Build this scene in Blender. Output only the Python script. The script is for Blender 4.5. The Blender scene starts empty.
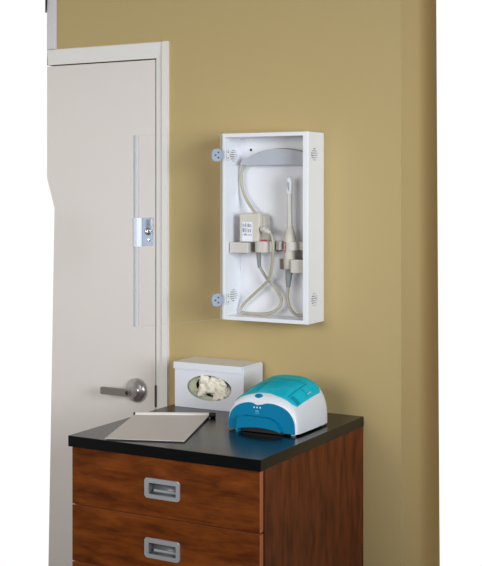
import bpy, bmesh, math, random
from mathutils import Vector, Matrix, noise
PI = math.pi
scene = bpy.context.scene
C = scene.collection
random.seed(4)

# ------------------------------------------------------------------ materials
def lin(c):
    return tuple((v/255/12.92 if v/255 <= .04045 else ((v/255+.055)/1.055)**2.4) for v in c) + (1.0,)

def mat(name, rgb, rough=.5, metal=0., spec=.5, bump=0., bscale=60., var=0., vscale=8., coat=0., trans=0., ior=1.5):
    m = bpy.data.materials.new(name); m.use_nodes = True
    nt = m.node_tree; b = nt.nodes['Principled BSDF']
    b.inputs['Base Color'].default_value = lin(rgb)
    b.inputs['Roughness'].default_value = rough
    b.inputs['Metallic'].default_value = metal
    b.inputs['Specular IOR Level'].default_value = spec
    b.inputs['Coat Weight'].default_value = coat
    b.inputs['Transmission Weight'].default_value = trans
    b.inputs['IOR'].default_value = ior
    tc = nt.nodes.new('ShaderNodeTexCoord')
    if var:
        n = nt.nodes.new('ShaderNodeTexNoise'); n.inputs['Scale'].default_value = vscale; n.inputs['Detail'].default_value = 4
        r = nt.nodes.new('ShaderNodeValToRGB')
        c = lin(rgb)
        r.color_ramp.elements[0].position = .3; r.color_ramp.elements[1].position = .7
        r.color_ramp.elements[0].color = tuple(max(0, v*(1-var)) for v in c[:3]) + (1,)
        r.color_ramp.elements[1].color = tuple(min(1, v*(1+var)) for v in c[:3]) + (1,)
        nt.links.new(tc.outputs['Object'], n.inputs['Vector'])
        nt.links.new(n.outputs['Fac'], r.inputs['Fac']); nt.links.new(r.outputs['Color'], b.inputs['Base Color'])
    if bump:
        n = nt.nodes.new('ShaderNodeTexNoise'); n.inputs['Scale'].default_value = bscale; n.inputs['Detail'].default_value = 3
        bp = nt.nodes.new('ShaderNodeBump'); bp.inputs['Strength'].default_value = bump; bp.inputs['Distance'].default_value = .002
        nt.links.new(tc.outputs['Object'], n.inputs['Vector'])
        nt.links.new(n.outputs['Fac'], bp.inputs['Height']); nt.links.new(bp.outputs['Normal'], b.inputs['Normal'])
    return m

def wood(name, scale, dark, mid, light, rough=.38):
    """cherry laminate: long streaks plus cloudy figure; scale stretches the grain"""
    m = bpy.data.materials.new(name); m.use_nodes = True
    nt = m.node_tree; b = nt.nodes['Principled BSDF']; L = nt.links.new
    b.inputs['Roughness'].default_value = rough
    b.inputs['Specular IOR Level'].default_value = .15
    tc = nt.nodes.new('ShaderNodeTexCoord')
    mp = nt.nodes.new('ShaderNodeMapping'); mp.inputs['Scale'].default_value = scale
    L(tc.outputs['Object'], mp.inputs['Vector'])
    n1 = nt.nodes.new('ShaderNodeTexNoise'); n1.inputs['Scale'].default_value = 5; n1.inputs['Detail'].default_value = 8
    n1.inputs['Roughness'].default_value = .62; n1.inputs['Distortion'].default_value = .9
    L(mp.outputs['Vector'], n1.inputs['Vector'])
    mp2 = nt.nodes.new('ShaderNodeMapping'); mp2.inputs['Scale'].default_value = tuple(s*.35+1.2 for s in scale)
    L(tc.outputs['Object'], mp2.inputs['Vector'])
    n2 = nt.nodes.new('ShaderNodeTexNoise'); n2.inputs['Scale'].default_value = 6; n2.inputs['Detail'].default_value = 5
    L(mp2.outputs['Vector'], n2.inputs['Vector'])
    mx = nt.nodes.new('ShaderNodeMath'); mx.operation = 'MULTIPLY_ADD'; mx.inputs[1].default_value = .5
    ad = nt.nodes.new('ShaderNodeMath'); ad.operation = 'MULTIPLY'; ad.inputs[1].default_value = .5
    L(n2.outputs['Fac'], ad.inputs[0]); L(n1.outputs['Fac'], mx.inputs[0]); L(ad.outputs[0], mx.inputs[2])
    r = nt.nodes.new('ShaderNodeValToRGB'); cr = r.color_ramp
    cr.elements[0].position = .36; cr.elements[0].color = lin(dark)
    cr.elements[1].position = .64; cr.elements[1].color = lin(light)
    e = cr.elements.new(.5); e.color = lin(mid)
    L(mx.outputs[0], r.inputs['Fac']); L(r.outputs['Color'], b.inputs['Base Color'])
    return m

def sheet_mat(name, tint, refl=.02, body=0., body_rgb=(220, 228, 240)):
    """thin clear plastic: passes light straight through, mirrors by Fresnel, optional milky body"""
    m = bpy.data.materials.new(name); m.use_nodes = True
    nt = m.node_tree; L = nt.links.new
    nt.nodes.remove(nt.nodes['Principled BSDF'])
    out = nt.nodes['Material Output']
    t = nt.nodes.new('ShaderNodeBsdfTransparent'); t.inputs['Color'].default_value = (*tint, 1)
    last = t.outputs[0]
    if body:
        d = nt.nodes.new('ShaderNodeBsdfDiffuse'); d.inputs['Color'].default_value = lin(body_rgb)
        k = nt.nodes.new('ShaderNodeMixShader'); k.inputs[0].default_value = body
        L(last, k.inputs[1]); L(d.outputs[0], k.inputs[2]); last = k.outputs[0]
    g = nt.nodes.new('ShaderNodeBsdfGlossy'); g.inputs['Roughness'].default_value = .03
    lw = nt.nodes.new('ShaderNodeLayerWeight'); lw.inputs['Blend'].default_value = .5
    pw = nt.nodes.new('ShaderNodeMath'); pw.operation = 'POWER'; pw.inputs[1].default_value = 5
    f = nt.nodes.new('ShaderNodeMath'); f.operation = 'MULTIPLY_ADD'; f.inputs[1].default_value = .3; f.inputs[2].default_value = refl
    L(lw.outputs['Facing'], pw.inputs[0]); L(pw.outputs[0], f.inputs[0])
    k = nt.nodes.new('ShaderNodeMixShader')
    L(f.outputs[0], k.inputs[0]); L(last, k.inputs[1]); L(g.outputs[0], k.inputs[2])
    L(k.outputs[0], out.inputs['Surface'])
    return m

M = dict(
    paint=mat('wall_paint', (185, 163, 113), .75, bump=.08, bscale=220),
    door=mat('door_paint', (226, 219, 214), .42, bump=.03, bscale=90),
    casing=mat('casing_paint', (232, 229, 226), .4),
    floor=mat('floor_vinyl', (72, 62, 54), .5, var=.06, vscale=14),
    ceil=mat('ceiling_paint', (225, 224, 218), .9, bump=.1, bscale=120),
    gap=mat('shadow_gap', (26, 22, 22), .8),
    black=mat('black_plastic', (16, 16, 18), .45),
    nickel=mat('satin_nickel', (186, 182, 180), .3, .85),
    lever=mat('brushed_nickel', (158, 150, 146), .34, .8),
    brass=mat('dark_latch_metal', (84, 76, 72), .45, .7),
    counter=mat('black_laminate', (10, 12, 15), .23, spec=.40, bump=.015, bscale=500),
    woodh=wood('cherry_laminate_across', (1.5, 5, 11), (78, 35, 10), (110, 54, 16), (130, 67, 23), .42),
    woodv=wood('cherry_laminate_upright', (11, 9, 1.0), (66, 30, 13), (100, 48, 22), (118, 60, 30), .45),
    band=mat('edge_banding', (176, 104, 68), .4),
    steel=mat('silver_pull', (176, 178, 182), .4, .35),
    cup=mat('pull_cup', (128, 128, 132), .35, .35),
    white=mat('white_acrylic', (233, 234, 239), .3),
    hook=mat('grey_acrylic', (180, 184, 194), .35),
    clear=sheet_mat('clear_acrylic', (.999, .999, .999), .004, body=.003, body_rgb=(225, 230, 225)),
    edge=sheet_mat('acrylic_edge', (.9, .92, .97), body=.42, body_rgb=(226, 232, 245)),
    rim=sheet_mat('acrylic_rim', (.95, .95, .92), body=.8, body_rgb=(235, 235, 220)),
    lockw=mat('lock_plate_plastic', (226, 230, 240), .25),
    hinge=sheet_mat('hinge_plastic', (.86, .9, .97), body=.55, body_rgb=(190, 202, 222)),
    chrome=mat('chrome', (200, 204, 208), .14, 1.),
    darkm=mat('dark_metal', (70, 70, 74), .4, .8),
    cam=mat('warm_grey_plastic', (208, 202, 191), .45),
    camd=mat('taupe_plastic', (184, 177, 165), .5),
    brk=mat('bracket_plastic', (206, 200, 194), .5),
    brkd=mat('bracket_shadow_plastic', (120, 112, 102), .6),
    cord=mat('beige_cord', (178, 172, 150), .5),
    boot=mat('grey_rubber', (142, 146, 144), .6),
    shaft=mat('grey_shaft', (212, 211, 203), .3),
    label=mat('label_paper', (236, 238, 246), .5),
    ink=mat('label_ink', (134, 136, 152), .6),
    red=mat('red_print', (206, 66, 92), .5),
    glovebox=mat('glossy_white_acrylic', (226, 228, 236), .22),
    carton=mat('pale_green_carton', (188, 190, 162), .7),
    glove=mat('cream_latex', (244, 236, 220), .5, bump=.1, bscale=60),
    pad=mat('pale_grey_sheet', (204, 195, 191), .42),
    spine=mat('satin_white_spine', (224, 218, 214), .3),
    teal=mat('teal_plastic', (0, 122, 164), .45, spec=.15),
    tealp=mat('teal_inset_plastic', (0, 122, 164), .45, spec=.15),
    lid=sheet_mat('tinted_teal_lid', (.34, .94, .985), .012, body=.05, body_rgb=(0, 150, 180)),
    shell=mat('white_device_plastic', (226, 230, 238), .3, coat=.15),
    tray=mat('teal_tray', (120, 178, 188), .4),
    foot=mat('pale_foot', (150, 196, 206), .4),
    mark=mat('white_print', (225, 240, 245), .5),
    markf=mat('faint_print', (120, 190, 208), .5),
    trimp=mat('lilac_trim_paint', (218, 213, 217), .45),
)

# ------------------------------------------------------------------ mesh helpers
def link(name, bm, m, parent=None, smooth=False, mats=None, autosmooth=None):
    bmesh.ops.recalc_face_normals(bm, faces=bm.faces)
    me = bpy.data.meshes.new(name); bm.to_mesh(me); bm.free()
    for x in (mats or [m]): me.materials.append(x)
    if smooth:
        for p in me.polygons: p.use_smooth = True
        if autosmooth: me.set_sharp_from_angle(angle=math.radians(autosmooth))
    o = bpy.data.objects.new(name, me); C.objects.link(o)
    if parent:
        o.parent = parent
        o.matrix_parent_inverse = Matrix.Translation(parent.location).inverted() if parent.type == 'EMPTY' else Matrix.Identity(4)
    return o

def box(bm, x0, x1, y0, y1, z0, z1, bev=0., seg=2, mi=0):
    vs = [bm.verts.new((x, y, z)) for x in (x0, x1) for y in (y0, y1) for z in (z0, z1)]
    q = [(0, 1, 3, 2), (4, 6, 7, 5), (0, 4, 5, 1), (2, 3, 7, 6), (0, 2, 6, 4), (1, 5, 7, 3)]
    fs = [bm.faces.new([vs[i] for i in f]) for f in q]
    for f in fs: f.material_index = mi
    if bev:
        es = list({e for f in fs for e in f.edges})
        bmesh.ops.bevel(bm, geom=es, offset=bev, segments=seg, profile=.5, affect='EDGES')
    return fs

def obox(*a, **k):
    bm = bmesh.new(); box(bm, *a, **k); return bm

def prism(bm, poly, a0, a1, axis='y', mi=0, bev=0.):
    """poly of 2D points extruded along an axis: y -> (x,z), x -> (y,z), z -> (x,y)"""
    def P(p, a):
        return {'y': (p[0], a, p[1]), 'x': (a, p[0], p[1]), 'z': (p[0], p[1], a)}[axis]
    A = [bm.verts.new(P(p, a0)) for p in poly]; B = [bm.verts.new(P(p, a1)) for p in poly]
    n = len(poly)
    fs = [bm.faces.new(A), bm.faces.new(B[::-1])]
    for i in range(n): fs.append(bm.faces.new((A[i], B[i], B[(i+1) % n], A[(i+1) % n])))
    for f in fs: f.material_index = mi
    if bev:
        es = list(fs[0].edges) + list(fs[1].edges)
        bmesh.ops.bevel(bm, geom=es, offset=bev, segments=2, profile=.5, affect='EDGES')

def rrect(x0, x1, z0, z1, r, n=5):
    pts = []
    for cx, cz, a in ((x1-r, z1-r, 0), (x0+r, z1-r, 90), (x0+r, z0+r, 180), (x1-r, z0+r, 270)):
        for k in range(n+1):
            t = math.radians(a + 90*k/n); pts.append((cx + r*math.cos(t), cz + r*math.sin(t)))
    return pts

def catmull(P, n=8):
    P = [Vector(p) for p in P]; out = []
    for i in range(len(P)-1):
        p0 = P[max(i-1, 0)]; p1 = P[i]; p2 = P[i+1]; p3 = P[min(i+2, len(P)-1)]
        for k in range(n):
            t = k/n
            out.append(.5*((2*p1) + (p2-p0)*t + (2*p0-5*p1+4*p2-p3)*t*t + (3*p1-p0-3*p2+p3)*t**3))
    out.append(P[-1]); return out

def tube(bm, path, r, n=12, mi=0):
    """sweep a ring along path; r a number or one per point"""
    path = [Vector(p) for p in path]; m = len(path)
    R = r if isinstance(r, (list, tuple)) else [r]*m
    t = (path[1]-path[0]).normalized()
    u = t.orthogonal().normalized(); rings = []
    for i, p in enumerate(path):
        tt = (path[min(i+1, m-1)] - path[max(i-1, 0)]).normalized()
        u = (u - tt*u.dot(tt)).normalized(); v = tt.cross(u)
        rings.append([bm.verts.new(p + (u*math.cos(2*PI*k/n) + v*math.sin(2*PI*k/n))*R[i]) for k in range(n)])
    for a, b in zip(rings, rings[1:]):
        for k in range(n):
            f = bm.faces.new((a[k], a[(k+1) % n], b[(k+1) % n], b[k])); f.material_index = mi
    for ring in (rings[0][::-1], rings[-1]):
        f = bm.faces.new(ring); f.material_index = mi

def lathe(bm, prof, centre, axis, n=40, mi=0):
    """prof: (radius, height along axis)"""
    ax = Vector(axis).normalized(); u = ax.orthogonal().normalized(); v = ax.cross(u); c = Vector(centre)
    rings = []
    for r, h in prof:
        rings.append([bm.verts.new(c + ax*h + (u*math.cos(2*PI*k/n) + v*math.sin(2*PI*k/n))*max(r, 1e-5)) for k in range(n)])
    for a, b in zip(rings, rings[1:]):
        for k in range(n):
            f = bm.faces.new((a[k], a[(k+1) % n], b[(k+1) % n], b[k])); f.material_index = mi
    for ring in (rings[0][::-1], rings[-1]):
        f = bm.faces.new(ring); f.material_index = mi

def cut(o, cutters):
    """boolean difference baked into o's mesh"""
    tmp = []
    for bm in cutters:
        bmesh.ops.recalc_face_normals(bm, faces=bm.faces)
        me = bpy.data.meshes.new('cutter'); bm.to_mesh(me); bm.free()
        c = bpy.data.objects.new('cutter', me); C.objects.link(c); tmp.append(c)
        md = o.modifiers.new('cut', 'BOOLEAN'); md.operation = 'DIFFERENCE'; md.object = c; md.solver = 'EXACT'
    dg = bpy.context.evaluated_depsgraph_get(); dg.update()
    me = bpy.data.meshes.new_from_object(o.evaluated_get(dg), depsgraph=dg)
    o.modifiers.clear(); o.data = me
    for c in tmp:
        d = c.data; bpy.data.objects.remove(c); bpy.data.meshes.remove(d)

def thing(name, label, cat, loc=(0, 0, 0), group=None):
    o = bpy.data.objects.new(name, None); C.objects.link(o); o.location = loc
    o.empty_display_size = .05
    o['label'] = label; o['category'] = cat
    if group: o['group'] = group
    return o

def struct(name, bm, m, **k):
    o = link(name, bm, m, **k); o['kind'] = 'structure'; return o

# ------------------------------------------------------------------ the setting
XL, XC = -2.594, -1.2778          # left end of the wall run and its outside corner on the right
bm = bmesh.new()                  # wall run with the return that goes back at the right corner
prism(bm, [(XL, 0), (XC, 0), (XC, .34), (XL, .34)], 0, 2.75, 'z')
wall = struct('wall_back', bm, M['paint'])
dx1, dz1 = -2.1355, 2.0303        # right and upper edge of the door opening
cut(wall, [obox(XL-.1, dx1, -.1, .5, -.05, dz1)])
for v in wall.data.vertices:      # the free end of the return is a touch out of plumb
    if v.co.y > .3 and v.co.x > -1.3: v.co.y = .341 - .018*v.co.z

struct('floor', obox(-3.0, 1.9, -4.6, .34, -.05, 0), M['floor'])
struct('wall_left', obox(-3.0, -2.9, -4.6, -.02, 0, 2.75), M['ceil'])  # unseen wall, added to keep the white surround's light out
struct('wall_right', obox(1.8, 1.9, -4.6, 0, 0, 2.75), M['ceil'])  # unseen wall, added to cut the light coming from the right
struct('wall_front', obox(-3.0, 1.9, -4.7, -4.6, 0, 2.75), M['ceil'])  # unseen wall behind the camera, added to shut off ambient light
struct('wall_shade_block', obox(-1.0, 1.8, 0, 1.1, 0, 2.75), M['paint'])  # unseen block, added to shade the wall return
struct('ceiling', obox(-3.0, 1.9, -4.6, .36, 2.75, 2.8), M['ceil'])

# door slab with its left end cut to an irregular outline
bm = bmesh.new()
slab = [(XL, .006), (-2.1412, .006), (-2.1412, 2.0262), (XL, 2.0262), (XL, 1.638), (-2.5611, 1.533)]
prism(bm, slab, 0, .036, 'y')
door = struct('door_1', bm, M['door'])
bm = bmesh.new(); box(bm, -2.19, dx1-.0003, .037, .06, 0, dz1-.0003); box(bm, XL+.01, dx1-.0003, .037, .06, 1.98, dz1-.0003)
struct('trim_2', bm, M['gap'])      # rebate behind the slab, the shade of the door gap put into its colour

# casing: side leg and mitred head, each a flat board with a raised outer edge
bm = bmesh.new(); XE = XL+.008
prism(bm, [(dx1, 0), (dx1, -.004), (-2.1130, -.006), (-2.1085, -.012), (-2.0895, -.013), (-2.0875, -.013), (-2.0875, 0)], 0, 2.0835, 'z')
prism(bm, [(0, dz1), (-.004, dz1), (-.0075, 2.0660), (-.009, 2.0800), (-.007, 2.0835), (0, 2.0835)], XE, dx1+.03, 'x')
struct('trim_1', bm, M['casing'])
bm = bmesh.new(); box(bm, XE, -2.5491, -.012, 0, 2.0845, 2.75, .002)
struct('trim_3', bm, M['trimp'])
bm = bmesh.new(); prism(bm, [(XE, 2.212), (-2.5815, 2.262), (-2.575, 2.75), (XE, 2.75)], -.020, -.012, 'y')
struct('trim_4', bm, M['black'])

# lever handle on the door
hx, hz = -2.2140, .9285
bm = bmesh.new()
lathe(bm, [(.0405, 0), (.0405, .004), (.038, .010), (.030, .016), (.021, .020), (.0165, .026), (.0150, .034), (.0150, .046), (.0135, .049), (0, .050)], (hx, -.002, hz), (0, -1, 0), 48)
hd = link('door_handle', bm, M['nickel'], door, True, autosmooth=50)
bm = bmesh.new()
prism(bm, rrect(hx-.108, hx+.008, hz-.0125, hz+.0115, .003), -.060, -.048, 'y', bev=.002)
lv = link('lever', bm, M['lever'], hd); lv['label'] = 'flat brushed metal lever'
bm = bmesh.new(); lathe(bm, [(.0065, 0), (.0065, .003), (.004, .004), (0, .004)], (hx, -.059, hz), (0, -1, 0), 20)
link('keyhole', bm, M['darkm'], hd, True, autosmooth=40)
bm = bmesh.new(); box(bm, -2.1405, -2.1330, -.0075, .01, .880, .952, .001)
link('latch_plate', bm, M['brass'], door)

# ------------------------------------------------------------------ drawer cabinet and countertop
CX0, CX1, CD, CZ = -2.0, -1.3964, .6503, .919
bm = obox(CX0, CX1, -CD, 0, CZ-.030, CZ, .0012)
top = link('countertop', bm, M['counter'])
top['label'] = 'black laminate countertop with a dark edge lying on the wooden drawer cabinet'; top['category'] = 'countertop'

cab = thing('drawer_cabinet', 'cherry wood drawer cabinet with recessed silver pulls under the black countertop', 'cabinet', (-1.70, -.32, 0))
FX0, FX1 = -1.9885, -1.3975
bm = bmesh.new()
box(bm, FX0, FX1, -.622, -.001, .095, CZ-.030)
box(bm, FX0+.01, FX1-.01, -.57, -.001, 0, .095, mi=1)
link('carcass', bm, None, cab, mats=[M['woodv'], M['black']])
bm = obox(FX0+.004, FX1-.004, -.626, -.622, .10, CZ-.034)
link('shadow_gap', bm, M['gap'], cab)
tops = [.8875, .7290, .5725, .4160, .2595]
for i, zt in enumerate(tops):
    zb = (tops[i+1] + .0034) if i < 4 else .098
    bm = obox(FX0, FX1-.0037, -.6465, -.6265, zb, zt, .0008, 1)
    d = link('drawer', bm, None, cab, mats=[M['woodh'], M['band']])
    px0, px1, pz1 = -1.7470, -1.6368, zt-.0535
    pz0 = pz1-.0530
    cut(d, [obox(px0+.010, px1-.010, -.67, -.60, pz0+.010, pz1-.010)])
    for f in d.data.polygons:                       # edge banding all round the front board
        if abs(f.normal.x) > .9 and abs(f.center.x-(FX0+FX1)/2) > .28 or (abs(f.normal.z) > .9 and (abs(f.center.z-zt) < .002 or abs(f.center.z-zb) < .002)):
            f.material_index = 1
        else: f.material_index = 0
    # recessed pull: frame with an opening, a cup behind, and a pale bar standing in for the lip's reflection
    bm = bmesh.new(); prism(bm, rrect(px0, px1, pz0, pz1, .0075), -.6505, -.6462, 'y', bev=.0014)
    fr = link('drawer_pull', bm, None, d, mats=[M['steel'], M['cup']])
    bmc = bmesh.new(); prism(bmc, rrect(px0+.0125, px1-.0115, pz0+.0105, pz1-.0125, .003), -.66, -.63, 'y')
    cut(fr, [bmc])
    bm = bmesh.new(); bm.from_mesh(fr.data)
    ix0, ix1, iz0, iz1 = px0+.0115, px1-.0105, pz0+.0097, pz1-.0115
    prof = [(-.6480, iz1), (-.6300, iz1-.002), (-.6275, iz1-.006), (-.6275, iz0+.011), (-.6300, iz0+.006), (-.6355, iz0+.002), (-.6480, iz0)]
    A = [bm.verts.new((ix0, y, z)) for y, z in prof]; B = [bm.verts.new((ix1, y, z)) for y, z in prof]
    for k in range(len(prof)-1):
        f = bm.faces.new((A[k], A[k+1], B[k+1], B[k])); f.material_index = 1; f.smooth = True
    for q in (A, B[::-1]):
        f = bm.faces.new(q); f.material_index = 1
    nb = len(bm.faces)
    tube(bm, [(ix0+.012, -.6365, iz0+.0085), (ix1-.002, -.6365, iz0+.0085)], .0042, 12, mi=0)
    bm.to_mesh(fr.data); bm.free()

# ------------------------------------------------------------------ wall cabinet
bx0, bx1, bz0, bz1, bd = -1.8229, -1.528, 1.1964, 1.770, .1097
T = .0115
wc = thing('wall_cabinet', 'open white acrylic wall cabinet with a clear door, vent slots and two grey holders', 'wall cabinet', (-1.675, 0, bz0))
bm = obox(bx0, bx1, -bd, 0, bz0, bz1, .0008, 1)
body = link('carcass', bm, M['white'], wc)
cs = [obox(bx0+T, bx1-.017, -.2, -.012, bz0+T, bz1-T)]
def slots(x0, x1, yc, zc):
    for k, w in enumerate((.022, .038, .046, .046, .038, .022)):
        z = zc + .0170 - k*.0068
        cs.append(obox(x0, x1, yc-w/2, yc+w/2, z-.0016, z+.0016))
for zc in (1.703, 1.268):
    slots(bx1-.03, bx1+.02, -.066, zc); slots(bx0-.02, bx0+.03, -.058, zc)
cut(body, cs)
# grey arched cord hook along the top
bm = bmesh.new()
xa, xb, xm = -1.788, -1.5455, -1.660
arc = []
for k in range(25):
    t = k/24; x = xa + (xb-xa)*t
    z = 1.7215 - (.0405*((xm-x)/(xm-xa))**2 if x < xm else .018*((x-xm)/(xb-xm))**2)
    arc.append((x, z))
prism(bm, [(xb, 1.6735), (xa, 1.6735)] + arc, -.056, -.052, 'y')
prism(bm, [(xb, 1.6735), (xa+.05, 1.6735)] + [(x, z-.0085) for x, z in arc if x > xa+.05], -.0525, -.0118, 'y')
hk = link('cord_hook', bm, M['hook'], wc); hk['label'] = 'grey arched cord hook'
bm = bmesh.new(); lathe(bm, [(.004, 0), (.004, .002), (.002, .003), (0, .003)], (-1.7745, -.0118, 1.7216), (0, -1, 0), 16)
s = link('mounting_screw', bm, M['darkm'], wc, True, autosmooth=40)
# holders: U bracket on the left, collar and lower cradle on the right
bm = bmesh.new()
box(bm, -1.8085, -1.7435, -.090, -.0118, 1.4015, 1.4345, .0025)
link('bracket', bm, M['brk'], wc)
bm = bmesh.new()
def collar(x0, x1, z0, z1, yf, yb, r, n=7):
    p = []
    for cx, cy, a in ((x1-r, yb-.001, None), (x1-r, yf+r, 0), (x0+r, yf+r, 270)):
        if a is None: continue
    out = [(x1, yb)]
    for k in range(n): t = math.radians(0 - 90*k/(n-1)); out.append((x1-r+r*math.cos(t), yf+r+r*math.sin(t)))
    for k in range(n): t = math.radians(270 - 90*k/(n-1)); out.append((x0+r+r*math.cos(t), yf+r+r*math.sin(t)))
    out.append((x0, yb)); return out
prism(bm, collar(-1.7255, -1.6655, 1.405, 1.4390, -.092, -.0118, .022), 1.4055, 1.4390, 'z', bev=.0015)
link('bracket', bm, M['brk'], wc)
bm = obox(-1.7440, -1.7250, -.055, -.0118, 1.404, 1.436); link('bracket_gap_shade', bm, M['brkd'], wc)  # darker plastic carries the shade in the gap between the brackets
def bore(): c_ = bmesh.new(); lathe(c_, [(.0202, 1.3), (.0202, 1.5)], (-1.6122, -.062, 0), (0, 0, 1), 32); return c_
bm = bmesh.new()                                         # upper collar with its tab and arm in one outline
prism(bm, [(-1.6600, -.0118), (-1.6600, -.060), (-1.6420, -.060), (-1.6420, -.080), (-1.6360, -.0880), (-1.6240, -.0905), (-1.6000, -.0905), (-1.5870, -.0870), (-1.5820, -.078), (-1.5820, -.060), (-1.5455, -.060), (-1.5455, -.0118)], 1.4140, 1.4395, 'z')
b = link('bracket', bm, M['brk'], wc); cut(b, [bore(), obox(-1.6365, -1.6090, -.12, -.052, 1.40, 1.45)])
bm = bmesh.new()                                         # lower cradle: a thick block on the right, open at the left
prism(bm, [(-1.5990, -.0118), (-1.5990, -.086), (-1.5930, -.092), (-1.5455, -.092), (-1.5455, -.0118)], 1.3470, 1.3870, 'z', bev=.0012)
b = link('bracket', bm, M['brk'], wc); cut(b, [bore()])
bm = bmesh.new(); prism(bm, [(-1.6560, -.0118), (-1.6560, -.048), (-1.6340, -.052), (-1.6000, -.052), (-1.6000, -.0118)], 1.3520, 1.3860, 'z')
b = link('bracket', bm, M['brk'], wc); cut(b, [bore()])
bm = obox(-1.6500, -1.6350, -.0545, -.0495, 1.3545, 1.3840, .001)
link('bracket_slot_shade', bm, M['brkd'], wc)  # dark block in place of a hole, its shade put into the colour

# clear door, swung open about the left edge and sagging a little
hinge_pt = Vector((bx0+.001, -bd-.004, 0))
d = Vector((-.573, -.8195, 0)).normalized(); nrm = Vector((.8195, -.573, 0)).normalized()   # nrm faces the room
W = .288; SAG = .0365; TH = .006
def dp(a, z, t=0.):
    """a along the door from the hinge, z height, t out of its inner face"""
    p = hinge_pt + d*a + nrm*t; return Vector((p.x, p.y, z - SAG*a))
def dbox(bm, a0, a1, z0, z1, t0, t1, bev=0., mi=0):
    vs = [bm.verts.new(dp(a, z, t)) for a in (a0, a1) for t in (t0, t1) for z in (z0, z1)]
    q = [(0, 1, 3, 2), (4, 6, 7, 5), (0, 4, 5, 1), (2, 3, 7, 6), (0, 2, 6, 4), (1, 5, 7, 3)]
    fs = [bm.faces.new([vs[i] for i in f]) for f in q]
    for f in fs: f.material_index = mi
    if bev: bmesh.ops.bevel(bm, geom=list({e for f in fs for e in f.edges}), offset=bev, segments=2, profile=.5, affect='EDGES')
    return fs
bm = bmesh.new(); fs = dbox(bm, .004, W, bz0+.002, bz1-.001, 0, TH)
for i in (0, 1, 4, 5): fs[i].material_index = 1
ad = link('acrylic_door', bm, None, wc, mats=[M['clear'], M['rim']]); ad['label'] = 'clear acrylic door standing open'
bm = bmesh.new(); dbox(bm, W-.0015, W+.002, bz0+.004, bz1-.001, -.001, TH+.012); dbox(bm, W-.014, W-.0125, bz0+.006, bz1-.003, TH-.0005, TH+.0015); 
link('edge_strip', bm, M['edge'], ad)
bm = bmesh.new(); dbox(bm, W-.019, W+.004, 1.437, 1.524, -.004, .016, .0015)
link('lock_block', bm, M['lockw'], ad)
bm = bmesh.new(); dbox(bm, W-.058, W-.018, 1.4385, 1.5225, TH, TH+.004, .001)
link('lock_plate', bm, M['hinge'], ad)
bm = bmesh.new(); c = dp(W-.041, 1.4815, TH+.003)
lathe(bm, [(.011, 0), (.011, .006), (.009, .008), (.005, .0085), (0, .0085)], c, nrm, 24)
link('lock_cylinder', bm, M['nickel'], ad, True, autosmooth=40)
bm = bmesh.new()
dbox(bm, W-.0425, W-.0395, 1.473, 1.490, TH+.010, TH+.030)
dbox(bm, W-.0500, W-.0380, 1.486, 1.520, TH+.026, TH+.029, .001)
link('key', bm, M['chrome'], ad)
bm = bmesh.new(); lathe(bm, [(.0035, 0), (.0035, .002), (0, .0025)], dp(W-.044, 1.4555, TH+.0035), nrm, 16)
link('screw', bm, M['chrome'], ad, True, autosmooth=40)
for zc in (1.704, 1.259):
    bm = bmesh.new(); n = 24; pa = []
    for k in range(n):
        t = 2*PI*k/n; ca, sa = math.cos(t), math.sin(t)
        pa.append((.0205 + .0175*math.copysign(abs(ca)**.75, ca), zc + .0195*math.copysign(abs(sa)**.75, sa)))
    A = [bm.verts.new(dp(a, z, TH)) for a, z in pa]; B = [bm.verts.new(dp(a, z, TH+.006)) for a, z in pa]
    bm.faces.new(A); bm.faces.new(B[::-1])
    for k in range(n): bm.faces.new((A[k], A[(k+1) % n], B[(k+1) % n], B[k]))
    hg = link('hinge', bm, None, ad, mats=[M['hinge'], M['darkm'], M['darkm'], M['white']])
    bm = bmesh.new(); bm.from_mesh(hg.data)
    for dz, dx in ((.008, .017), (-.008, .017), (0, .027)):
        lathe(bm, [(.0027, 0), (.0027, .002), (0, .0025)], dp(dx, zc+dz, TH+.0055), nrm, 14, mi=2)
    p = dp(.002, zc, 0); tube(bm, [(p.x, p.y, zc-.013), (p.x, p.y, zc+.013)], .0035, 12, mi=1)
    box(bm, bx0+T-.0005, bx0+T+.003, -.108, -.088, zc-.016, zc+.016, .001, mi=3)     # leaf on the inner wall
    for dz in (.009, -.009):
        lathe(bm, [(.0025, 0), (.0025, .001), (0, .0015)], (bx0+T+.0028, -.098, zc+dz), (1, 0, 0), 12, mi=2)
    bm.to_mesh(hg.data); bm.free()

# ------------------------------------------------------------------ camera unit and wand held in the cabinet
cu = thing('camera_control_unit', 'warm grey camera box with a printed label and looped beige cord in left holder', 'camera unit', (-1.737, -.05, 1.436))
bm = bmesh.new()
prism(bm, [(-1.7790, 1.4355), (-1.7120, 1.4355), (-1.7060, 1.5150), (-1.7130, 1.5245), (-1.7730, 1.5245), (-1.7790, 1.5180)], -.080, -.022, 'y', bev=.004)
link('housing', bm, M['cam'], cu)
bm = bmesh.new()
prism(bm, [(-1.7130, 1.4395), (-1.6990, 1.4395), (-1.6970, 1.5000), (-1.7020, 1.5170), (-1.7070, 1.5190)], -.064, -.024, 'y', bev=.003)
link('side_cover', bm, M['camd'], cu)
bm = bmesh.new()
box(bm, -1.7690, -1.7325, -.0812, -.0799, 1.4385, 1.4975)
lb = link('label_plate', bm, M['label'], cu); lb['label'] = 'white printed label with bars'
bm = bmesh.new(); rng = random.Random(3)
for row, (z0, z1) in enumerate(((1.482, 1.494), (1.466, 1.479), (1.456, 1.463))):
    x = -1.7660
    while x < -1.7365:
        w = rng.choice((.0012, .0018, .0026)); box(bm, x, x+w, -.0817, -.0811, z0, z1 - rng.choice((0, .003))); x += w + rng.choice((.0012, .002, .0032))
link('barcode', bm, M['ink'], lb)
bm = bmesh.new()
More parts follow.
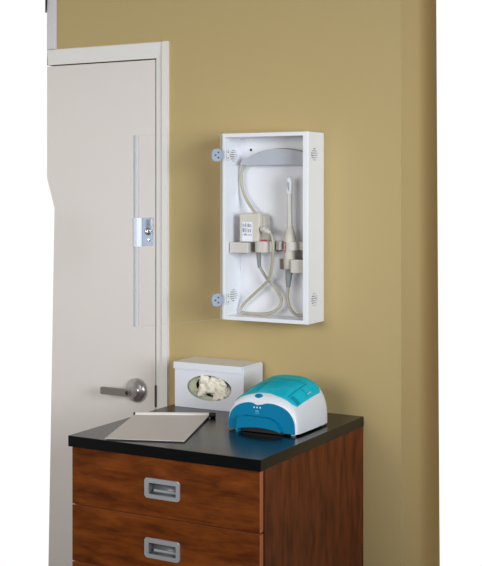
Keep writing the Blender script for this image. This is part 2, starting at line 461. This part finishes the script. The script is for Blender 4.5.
tube(bm, catmull([(-1.7005, -.076, 1.4760), (-1.692, -.081, 1.4760), (-1.6835, -.085, 1.4720), (-1.674, -.088, 1.4690), (-1.6655, -.091, 1.4640)], 4), [.0085]*6+[.008]*6+[.0062]*4+[.005], 14)
link('plug', bm, M['shaft'], cu, True, autosmooth=50)
bm = bmesh.new(); box(bm, -1.7060, -1.6900, -.0715, -.064, 1.4395, 1.4440, .001)
rb = link('button', bm, M['red'], cu); rb['label'] = 'dark red button'
bm = bmesh.new()
tube(bm, [(-1.7233, -.060, 1.4100), (-1.7228, -.058, 1.3960), (-1.7212, -.055, 1.3560)], [.0080, .0078, .0052], 14)
link('strain_relief', bm, M['boot'], cu, True, autosmooth=50)
loop = [(-1.670, -.089, 1.4678), (-1.6667, -.0905, 1.4655), (-1.6565, -.0955, 1.4536), (-1.6510, -.0985, 1.4295), (-1.6530, -.0965, 1.4056), (-1.6701, -.074, 1.3536), (-1.6912, -.058, 1.317), (-1.7344, -.045, 1.283), (-1.7772, -.04, 1.2478), (-1.7945, -.04, 1.2262), (-1.788, -.042, 1.2135), (-1.7387, -.05, 1.2122), (-1.6853, -.055, 1.2183), (-1.6534, -.055, 1.2369), (-1.6478, -.05, 1.2611), (-1.6621, -.045, 1.283), (-1.6794, -.045, 1.3038), (-1.6968, -.045, 1.3192), (-1.7095, -.05, 1.3381), (-1.7195, -.055, 1.3580)]
bm = bmesh.new(); tube(bm, catmull(loop, 8), .0047, 12)
link('looped_cord', bm, M['cord'], cu, True)
hang = [(-1.552, -.035, 1.690), (-1.5650, -.035, 1.7040), (-1.5816, -.035, 1.7105), (-1.6242, -.035, 1.7180), (-1.6673, -.035, 1.7190), (-1.7232, -.035, 1.7110), (-1.7657, -.035, 1.6942), (-1.7853, -.035, 1.6732), (-1.7950, -.035, 1.6539), (-1.7972, -.035, 1.6279), (-1.7914, -.035, 1.596), (-1.7747, -.038, 1.5632), (-1.7488, -.045, 1.5342), (-1.735, -.050, 1.5220)]
bm = bmesh.new(); tube(bm, catmull(hang, 8), .0052, 12)
link('hanging_cord', bm, M['cord'], cu, True)

wd = thing('camera_wand', 'slim pale grey camera wand with red print standing upright in right holder', 'camera wand', (-1.6130, -.062, 1.35))
wx, wy = -1.6122, -.062
bm = bmesh.new()
lathe(bm, [(.0165, 1.3560), (.0185, 1.3585), (.0195, 1.372), (.0195, 1.437), (.0190, 1.447), (.0165, 1.460), (.0130, 1.472), (.0105, 1.4805), (.0098, 1.4870)], (wx, wy, 0), (0, 0, 1), 28)
link('grip', bm, M['cam'], wd, True, autosmooth=60)
bm = bmesh.new()
path = [(wx-.0006, wy, 1.4850), (wx-.0012, wy, 1.53), (wx-.002, wy, 1.586)]
tube(bm, path, [.0087, .0084, .0088], 20)
link('shaft', bm, M['shaft'], wd, True, autosmooth=50)
bm = bmesh.new()
tx = wx-.002
lathe(bm, [(.0088, 1.585), (.0096, 1.592), (.0100, 1.606), (.0100, 1.622), (.0088, 1.631), (.0055, 1.636), (0, 1.637)], (tx, wy, 0), (0, 0, 1), 24)
tp = link('tip', bm, M['white'], wd, True, autosmooth=60)
cut(tp, [obox(tx-.0058, tx+.0045, wy-.02, wy-.0055, 1.590, 1.6205)])
bm = bmesh.new(); prism(bm, [(tx-.0052, 1.6195), (tx+.0042, 1.6195), (tx, 1.594)], wy-.0085, wy-.0045, 'y')
link('lens', bm, M['hook'], tp)
bm = bmesh.new()
for z0, z1, w in ((1.4330, 1.4385, .0075), (1.4180, 1.4300, .0050), (1.4060, 1.4160, .0080)):
    for k in range(5):
        a0, a1 = [math.radians(-106 - w*2000*j/5) for j in (k, k+1)]
        R0, R1 = .0193, .0200
        vs = [bm.verts.new((wx+R*math.cos(a), wy+R*math.sin(a), z)) for a in (a0, a1) for R in (R0, R1) for z in (z0, z1)]
        for q in [(0, 1, 3, 2), (4, 6, 7, 5), (0, 4, 5, 1), (2, 3, 7, 6), (0, 2, 6, 4), (1, 5, 7, 3)]: bm.faces.new([vs[i] for i in q])
rp = link('red_mark', bm, M['red'], wd); rp['label'] = 'pinkish red print'
bm = bmesh.new()
tube(bm, [(wx-.002, wy, 1.3575), (wx-.003, wy, 1.348), (wx-.005, wy, 1.325), (wx-.0062, wy, 1.3005)], [.0125, .0112, .0095, .0060], 18)
link('strain_relief', bm, M['boot'], wd, True, autosmooth=50)
tail = [(-1.6183, -.062, 1.3050), (-1.6195, -.061, 1.295), (-1.6207, -.06, 1.285), (-1.6221, -.06, 1.2661), (-1.6149, -.06, 1.2402), (-1.5973, -.06, 1.2205), (-1.5807, -.058, 1.2160), (-1.5650, -.055, 1.2225), (-1.5520, -.050, 1.2400), (-1.5510, -.030, 1.30), (-1.5510, -.022, 1.50), (-1.5512, -.026, 1.60), (-1.5515, -.030, 1.655)]
bm = bmesh.new(); tube(bm, catmull(tail, 8), .0047, 12)
link('cord', bm, M['cord'], wd, True)

# ------------------------------------------------------------------ glove dispenser
gx0, gx1, gy0, gy1, gz0, gz1 = -1.9800, -1.7330, -.1350, -.0120, CZ, 1.0590
ex, ez, ra, rb_ = -1.8548, .9850, .0800, .0390
def ell(a, b, n=48): return [(ex + a*math.cos(2*PI*k/n), ez + b*math.sin(2*PI*k/n)) for k in range(n)]
gd = thing('glove_dispenser', 'glossy white acrylic box with an oval opening full of cream gloves', 'glove dispenser', ((gx0+gx1)/2, (gy0+gy1)/2, CZ))
bm = obox(gx0, gx1, gy0, gy1, gz0, gz1-.004, .0008, 1)
gb = link('box_body', bm, M['glovebox'], gd)
cc = bmesh.new(); prism(cc, ell(ra, rb_), gy0-.05, gy0+.02, 'y')
cut(gb, [obox(gx0+.003, gx1-.003, gy0+.003, gy1-.003, gz0+.003, gz1+.05), cc])
bm = bmesh.new()
prism(bm, [(gy1+.001, gz1-.0045), (gy1+.001, gz1), (gy0-.003, gz1), (gy0-.0045, gz1-.002), (gy0-.0050, gz1-.0205), (gy0-.0018, gz1-.0205), (gy0-.0012, gz1-.0045)], gx0-.0015, gx1-.0035, 'x')
link('lid', bm, M['glovebox'], gd)
gc = thing('glove_carton', 'pale green carton edge showing inside the oval opening of the white box', 'carton', (ex, -.07, CZ+.003))
bm = obox(gx0+.006, gx1-.006, gy0+.0120, gy1-.005, gz0+.003, gz1-.012)
ct = link('sleeve', bm, M['carton'], gc)
cc = bmesh.new(); prism(cc, [(x+.0085, z+.0035) for x, z in ell(ra-.0175, rb_-.0065)], gy0-.05, gy0+.02, 'y')
cut(ct, [obox(gx0+.0075, gx1-.0075, gy0+.0140, gy1-.0065, gz0+.0045, gz1-.0135), cc])

def glove(name, centre, scale, seed, label, spread, lean):
    """a crumpled glove: palm lump, cuff and five curled fingers fused into one skin"""
    rg = random.Random(seed); bm = bmesh.new()
    r = bmesh.ops.create_icosphere(bm, subdivisions=3, radius=1)
    for v in r['verts']: v.co = Vector((v.co.x*.021, v.co.y*.011, v.co.z*.016))
    for k in range(4):
        a = math.radians(spread + (k-1.5)*42 + rg.uniform(-10, 10)); L = rg.uniform(.020, .028)
        u = Vector((math.cos(a), 0, math.sin(a))); f = rg.uniform(.003, .008)
        p0 = u*.010; p1 = u*(.010+L*.5) + Vector((0, -f, 0)); p2 = u*(.008+L*.7) + Vector((rg.uniform(-.010, .010), -f*.3, rg.uniform(-.008, .004)))
        tube(bm, catmull([p0, p1, p2], 5), [.0090]*5+[.0084]*3+[.0074, .0066, .0050], 12)
    a = math.radians(spread+180)
    u = Vector((math.cos(a), 0, math.sin(a)))
    tube(bm, [u*.006, u*.018, u*.026], [.012, .0135, .0140], 16)
    me = bpy.data.meshes.new(name); bm.to_mesh(me); bm.free()
    me.materials.append(M['glove'])
    o = bpy.data.objects.new(name, me); C.objects.link(o)
    md = o.modifiers.new('r', 'REMESH'); md.mode = 'VOXEL'; md.voxel_size = .0016
    sm = o.modifiers.new('s', 'SMOOTH'); sm.iterations = 3
    dg = bpy.context.evaluated_depsgraph_get(); dg.update()
    m2 = bpy.data.meshes.new_from_object(o.evaluated_get(dg), depsgraph=dg); o.modifiers.clear(); o.data = m2; m2.name = name
    off = Vector((seed*3.1, seed*1.7, seed*.9))
    for v in m2.vertices:                                   # crumple folds
        q = Vector((v.co.x*48, v.co.y*70, v.co.z*70)) + off
        v.co += v.normal*(.0050*(1-2*abs(noise.noise(q))) - .0020)
        v.co += v.normal*.0006*noise.noise(v.co*180 + off)
    R = Matrix.Rotation(lean, 4, 'Y')
    for v in m2.vertices: v.co = (R @ (v.co*scale)) + Vector((0, 0, 0))
    for p in m2.polygons: p.use_smooth = True
    o.location = centre
    o['label'] = label; o['category'] = 'glove'; o['group'] = 'gloves in the dispenser opening'
    return o
glove('latex_glove', (-1.874, -.122, .986), 1.2, 3, 'crumpled cream glove bulging out at the left half of the oval opening', 60, .2)
glove('latex_glove', (-1.832, -.119, 1.000), 1.05, 8, 'crumpled cream glove at upper right of the oval opening, with folded fingers', -10, .1)
glove('latex_glove', (-1.818, -.122, .977), .88, 12, 'crumpled cream glove hanging low at the right end of the oval opening', -60, -.2)
glove('latex_glove', (-1.848, -.097, .988), 1.9, 21, 'cream glove filling the oval opening behind the other three gloves', 0, 0)

# ------------------------------------------------------------------ flat pad with a rolled spine
pd = thing('flat_pad', 'thin pale grey flat pad with a rolled white back edge and black cap on countertop', 'pad', (-1.83, -.45, CZ))
FL, FR = Vector((-1.8765, -.6480, 0)), Vector((-1.6700, -.5730, 0))
BR, BL = Vector((-1.7890, -.2430, 0)), Vector((-1.9880, -.3430, 0))
bm = bmesh.new()
def quad_slab(bm, pts, zl, zh, mi=0):
    A = [bm.verts.new((p.x, p.y, z)) for p, z in zip(pts, zl)]; B = [bm.verts.new((p.x, p.y, z)) for p, z in zip(pts, zh)]
    fs = [bm.faces.new(A), bm.faces.new(B[::-1])] + [bm.faces.new((A[i], B[i], B[(i+1) % 4], A[(i+1) % 4])) for i in range(4)]
    for f in fs: f.material_index = mi
quad_slab(bm, [FL, FR, BR, BL], (CZ+.003, CZ+.003, CZ+.006, CZ+.006), (CZ+.0048, CZ+.0048, CZ+.0085, CZ+.0085))
link('sheet', bm, M['pad'], pd)
bm = bmesh.new(); e = .003
quad_slab(bm, [FL+Vector((e, e, 0)), FR+Vector((-e*.3, e, 0)), BR+Vector((0, -e, 0)), BL+Vector((e, -e, 0))], (CZ,)*4, (CZ+.003, CZ+.003, CZ+.006, CZ+.006))
ub = link('sheet_shade', bm, M['black'], pd); ub['label'] = 'black layer standing in for shade under the sheet'  # black slab stands in for the shade below the raised sheet
ax = (BR-BL).normalized()
bm = bmesh.new(); zc = CZ+.0080
tube(bm, [BL+ax*.002+Vector((0, 0, zc)), BR-ax*.001+Vector((0, 0, zc))], .0070, 20)
link('rolled_spine', bm, M['spine'], pd, True, autosmooth=50)
bm = bmesh.new()
tube(bm, [BR-ax*.002+Vector((0, 0, zc)), BR+ax*.003+Vector((0, 0, zc)), BR+ax*.003+Vector((0, 0, zc)), BR+ax*.017+Vector((0, 0, zc)), BR+ax*.019+Vector((0, 0, zc))], [.0055, .0055, .0079, .0079, .0060], 20)
link('end_cap', bm, M['black'], pd, True, autosmooth=40)
bm = bmesh.new(); tube(bm, [BL-ax*.004+Vector((0, 0, zc)), BL+ax*.003+Vector((0, 0, zc))], .0062, 16)
link('end_cap', bm, M['black'], pd, True, autosmooth=40)

# ------------------------------------------------------------------ teal and white device
tc_ = Vector((-1.5485, 0, .925)); NN = 2.8
ST = [(-.362, .1050, .0800), (-.3605, .1072, .0860), (-.357, .1095, .0920), (-.350, .1112, .0975), (-.340, .1120, .1015), (-.31, .1127, .1095), (-.28, .1132, .1165), (-.23, .1132, .1250), (-.19, .1122, .1290), (-.172, .1105, .1275), (-.160, .1070, .1220), (-.152, .1010, .1130), (-.148, .0915, .1010)]
def wh(y):
    if y <= ST[0][0]: return ST[0][1:]
    for a, b in zip(ST, ST[1:]):
        if y <= b[0]:
            t = (y-a[0])/(b[0]-a[0]); return a[1]+(b[1]-a[1])*t, a[2]+(b[2]-a[2])*t
    return ST[-1][1:]
def arch(u, w, h):
    c, s = math.cos(u), max(0., math.sin(u))
    return (math.copysign(abs(c)**(2/NN), c)*w, s**(2/NN)*h)
def surf(u, y, off=0.):
    w, h = wh(y); x, z = arch(u, w+off, h+off); return Vector((tc_.x+x, y, tc_.z+z))
UR, UL = math.radians(36), math.radians(144)
def lid_front(u):
    a = abs(math.degrees(u)-90)
    y = -.3465 + .0085*math.exp(-(a/9)**2)
    if a > 40: y += .013*((a-40)/14)**2
    return y
def lid_back(u):
    a = abs(math.degrees(u)-90)
    return -.176 - (.014*((a-42)/12)**2 if a > 42 else 0)
dv = thing('tabletop_device', 'teal and white dome-shaped tabletop device with a tinted lid beside the glove box', 'device', (tc_.x, -.255, CZ))
bm = bmesh.new(); NU, ys = 96, sorted(set([s[0] for s in ST] + [-.362+.214*k/70 for k in range(71)]))
g = [[bm.verts.new(surf(PI*i/NU, y)) for i in range(NU+1)] for y in ys]
for a, b in zip(g, g[1:]):
    for i in range(NU): bm.faces.new((a[i], a[i+1], b[i+1], b[i]))
bm.faces.new(g[-1]); bm.faces.new(g[0])
link('shell', bm, M['shell'], dv, True, autosmooth=60)
# tinted lid following the dome, standing just proud of the shell
bm = bmesh.new(); n1, n2 = 60, 40
def lid_pt(i, j, off):
    u = UR + (UL-UR)*i/n1; y = lid_front(u) + (lid_back(u)-lid_front(u))*j/n2; return surf(u, y, off)
O = [[bm.verts.new(lid_pt(i, j, .0022)) for j in range(n2+1)] for i in range(n1+1)]
I = [[bm.verts.new(lid_pt(i, j, .0006)) for j in range(n2+1)] for i in range(n1+1)]
for i in range(n1):
    for j in range(n2):
        bm.faces.new((O[i][j], O[i+1][j], O[i+1][j+1], O[i][j+1])); bm.faces.new((I[i][j], I[i][j+1], I[i+1][j+1], I[i+1][j]))
    bm.faces.new((O[i][0], I[i][0], I[i+1][0], O[i+1][0])); bm.faces.new((O[i][n2], O[i+1][n2], I[i+1][n2], I[i][n2]))
for j in range(n2):
    bm.faces.new((O[0][j], O[0][j+1], I[0][j+1], I[0][j])); bm.faces.new((O[n1][j], I[n1][j], I[n1][j+1], O[n1][j+1]))
lid = link('lid', bm, M['lid'], dv, True, autosmooth=50); lid['label'] = 'tinted teal lid'
# teal front with a recessed arch and a hand slot below
YF = -.3625
w0, h0 = ST[0][1]-.0005, ST[0][2]-.0005
out = []
for k in range(61):
    u = PI*k/60; x, z = arch(u, w0, h0)
    z -= .0095*math.exp(-((x+.009)/.017)**2) if z > .06 else 0
    out.append((tc_.x+x, tc_.z+z))
mx0, mx1, mzt = -1.6180, -1.4905, .9655
bm = bmesh.new(); prism(bm, out, YF-.0035, YF+.003, 'y', bev=.0015)
face = link('front_panel', bm, M['teal'], dv); face['label'] = 'teal front panel'
arc_in = [(mx0, .90), (mx0, .948)]
for k in range(8): t = math.radians(180-90*k/7); arc_in.append((mx0+.022+.022*math.cos(t), .9455+.0215*math.sin(t)))
for k in range(1, 10): t = k/9; arc_in.append((mx0+.022+(mx1-mx0-.022-.036)*t, .967 - .0015*t))
for k in range(1, 9): t = math.radians(90-90*k/8); arc_in.append((mx1-.036+.046*math.sin(PI/2-t), .9265+.039*math.sin(t)))
arc_in.append((mx1+.010, .90))
cc = bmesh.new(); prism(cc, arc_in, YF-.02, YF-.0012, 'y'); cut(face, [cc])
slot = [(mx0+.004, .90), (mx0+.004, .9305)] + [(mx0+.004+.136*k/10, .9305+.0075*math.sin(PI*k/10)) for k in range(1, 10)] + [(mx0+.140, .9285), (mx0+.140, .90)]
cc = bmesh.new(); prism(cc, slot, YF-.03, YF+.03, 'y'); cut(face, [cc])
bm = bmesh.new(); prism(bm, [(x*1.0, z) for x, z in slot if z > .91] + [(mx0+.140, .9212), (mx0+.004, .9212)], YF-.0010, YF+.0004, 'y')
link('slot_shade', bm, M['black'], dv)  # black plate: shade of the opening and underside put into its colour
bm = bmesh.new(); box(bm, tc_.x-.097, tc_.x+.099, -.352, -.158, .9255, .9290); link('base_plate', bm, M['black'], dv)
for fx, fy in ((-1.632, -.349), (-1.456, -.349), (-1.632, -.17), (-1.456, -.17)):
    bm = bmesh.new(); lathe(bm, [(.0065, CZ+.0003), (.0075, CZ+.003), (.0075, .9258)], (fx, fy, 0), (0, 0, 1), 18); link('foot', bm, M['foot'], dv, True, autosmooth=40)
# darker fittings seen through the lid
bm = bmesh.new()
def patch(a0, a1, y0, y1, off=.0004):
    vs = [[bm.verts.new(surf(math.radians(a0+(a1-a0)*i/8), y0+(y1-y0)*j/4, off)) for j in range(5)] for i in range(9)]
    for i in range(8):
        for j in range(4): bm.faces.new((vs[i][j], vs[i+1][j], vs[i+1][j+1], vs[i][j+1]))
patch(38, 58, -.330, -.312); patch(60, 62.5, -.330, -.215); patch(100, 101.5, -.325, -.215); patch(62.5, 100, -.226, -.222); patch(41, 60, -.262, -.258); patch(102, 118, -.270, -.250)
link('inner_tray', bm, M['tray'], dv)
# oval button on the rim
bm = bmesh.new(); r = bmesh.ops.create_uvsphere(bm, u_segments=24, v_segments=12, radius=1)
p = surf(math.radians(93.0), -.3530); nn = Vector((0, -.75, .66)); tt = Vector((0, .66, .75))
for v in r['verts']: v.co = p + Vector((1, 0, -.03))*v.co.x*.0125 + tt*v.co.y*.0075 + nn*v.co.z*.0028
b = link('power_button', bm, M['teal'], dv, True); b['label'] = 'oval teal button'
# indicator lights and the print on the front
for x in (-1.5700, -1.5605, -1.5510):
    bm = bmesh.new(); lathe(bm, [(.0022, 0), (.0022, .0008), (0, .001)], (x, YF-.0034, .9900), (0, -1, 0), 14); link('indicator_light', bm, M['mark'], dv)
bm = bmesh.new(); rng = random.Random(5)
def strokes(x0, x1, z, h, y):
    x = x0
    while x < x1:
        w = rng.choice((.0012, .002, .003)); box(bm, x, min(x+w, x1), y-.0003, y+.0002, z-h/2, z+h/2); x += w + rng.choice((.0008, .0012))
strokes(-1.5655, -1.5555, .9800, .0034, YF-.0036)
strokes(-1.5675, -1.5535, .9740, .0018, YF-.0036)
strokes(-1.5860, -1.5330, .9600, .0030, YF-.0014); strokes(-1.5860, -1.5290, .9545, .0024, YF-.0014)
link('printed_text', bm, M['markf'], dv)
bm = bmesh.new()                                           # glint on the lid's right side, built as a pale strip
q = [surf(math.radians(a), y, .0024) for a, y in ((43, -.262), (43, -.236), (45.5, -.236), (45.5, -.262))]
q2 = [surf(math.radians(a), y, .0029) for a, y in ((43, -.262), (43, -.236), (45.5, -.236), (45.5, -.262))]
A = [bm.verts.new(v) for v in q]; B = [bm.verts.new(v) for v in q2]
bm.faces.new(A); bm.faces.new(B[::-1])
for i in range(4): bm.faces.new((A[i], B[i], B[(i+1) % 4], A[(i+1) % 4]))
link('lid_glint', bm, M['foot'], lid)

# ------------------------------------------------------------------ light, world, camera
w = bpy.data.worlds.new('white_surround'); scene.world = w; w.use_nodes = True
bg = w.node_tree.nodes['Background']; bg.inputs['Color'].default_value = (1, 1, 1, 1); bg.inputs['Strength'].default_value = 1.03
def area(name, loc, target, size, power, col=(1, 1, 1), spread=180):
    l = bpy.data.lights.new(name, 'AREA'); l.shape = 'RECTANGLE'; l.size, l.size_y = size; l.energy = power; l.color = col; l.spread = math.radians(spread)
    o = bpy.data.objects.new(name, l); C.objects.link(o); o.location = loc
    o.rotation_euler = (Vector(target)-Vector(loc)).to_track_quat('-Z', 'Y').to_euler(); return o
area('soft_box', (-1.9, -3.6, 1.8), (-1.95, 0, 1.12), (1.9, 1.2), 12.8, (1, .985, .97), 84)
area('strip_box', (1.55, -1.85, 1.85), (-1.6, 0, 1.60), (1.8, 1.3), 17.5, (.86, .93, 1), 58)

cam = bpy.data.cameras.new('camera'); co = bpy.data.objects.new('camera', cam); C.objects.link(co)
co.location = (0, -3.2394, 1.598); co.rotation_euler = (PI/2, 0, .5113)
cam.sensor_fit = 'HORIZONTAL'; cam.sensor_width = 36; cam.lens = 1172.94/482*36
cam.shift_x = 0; cam.shift_y = -(283-189.356)/482; cam.clip_start = .05
scene.camera = co
vs = scene.view_settings; vs.view_transform = 'Standard'; vs.look = 'None'; vs.gamma = 1; vs.exposure = 0; vs.use_curve_mapping = False
scene.cycles.max_bounces = 10; scene.cycles.transparent_max_bounces = 16
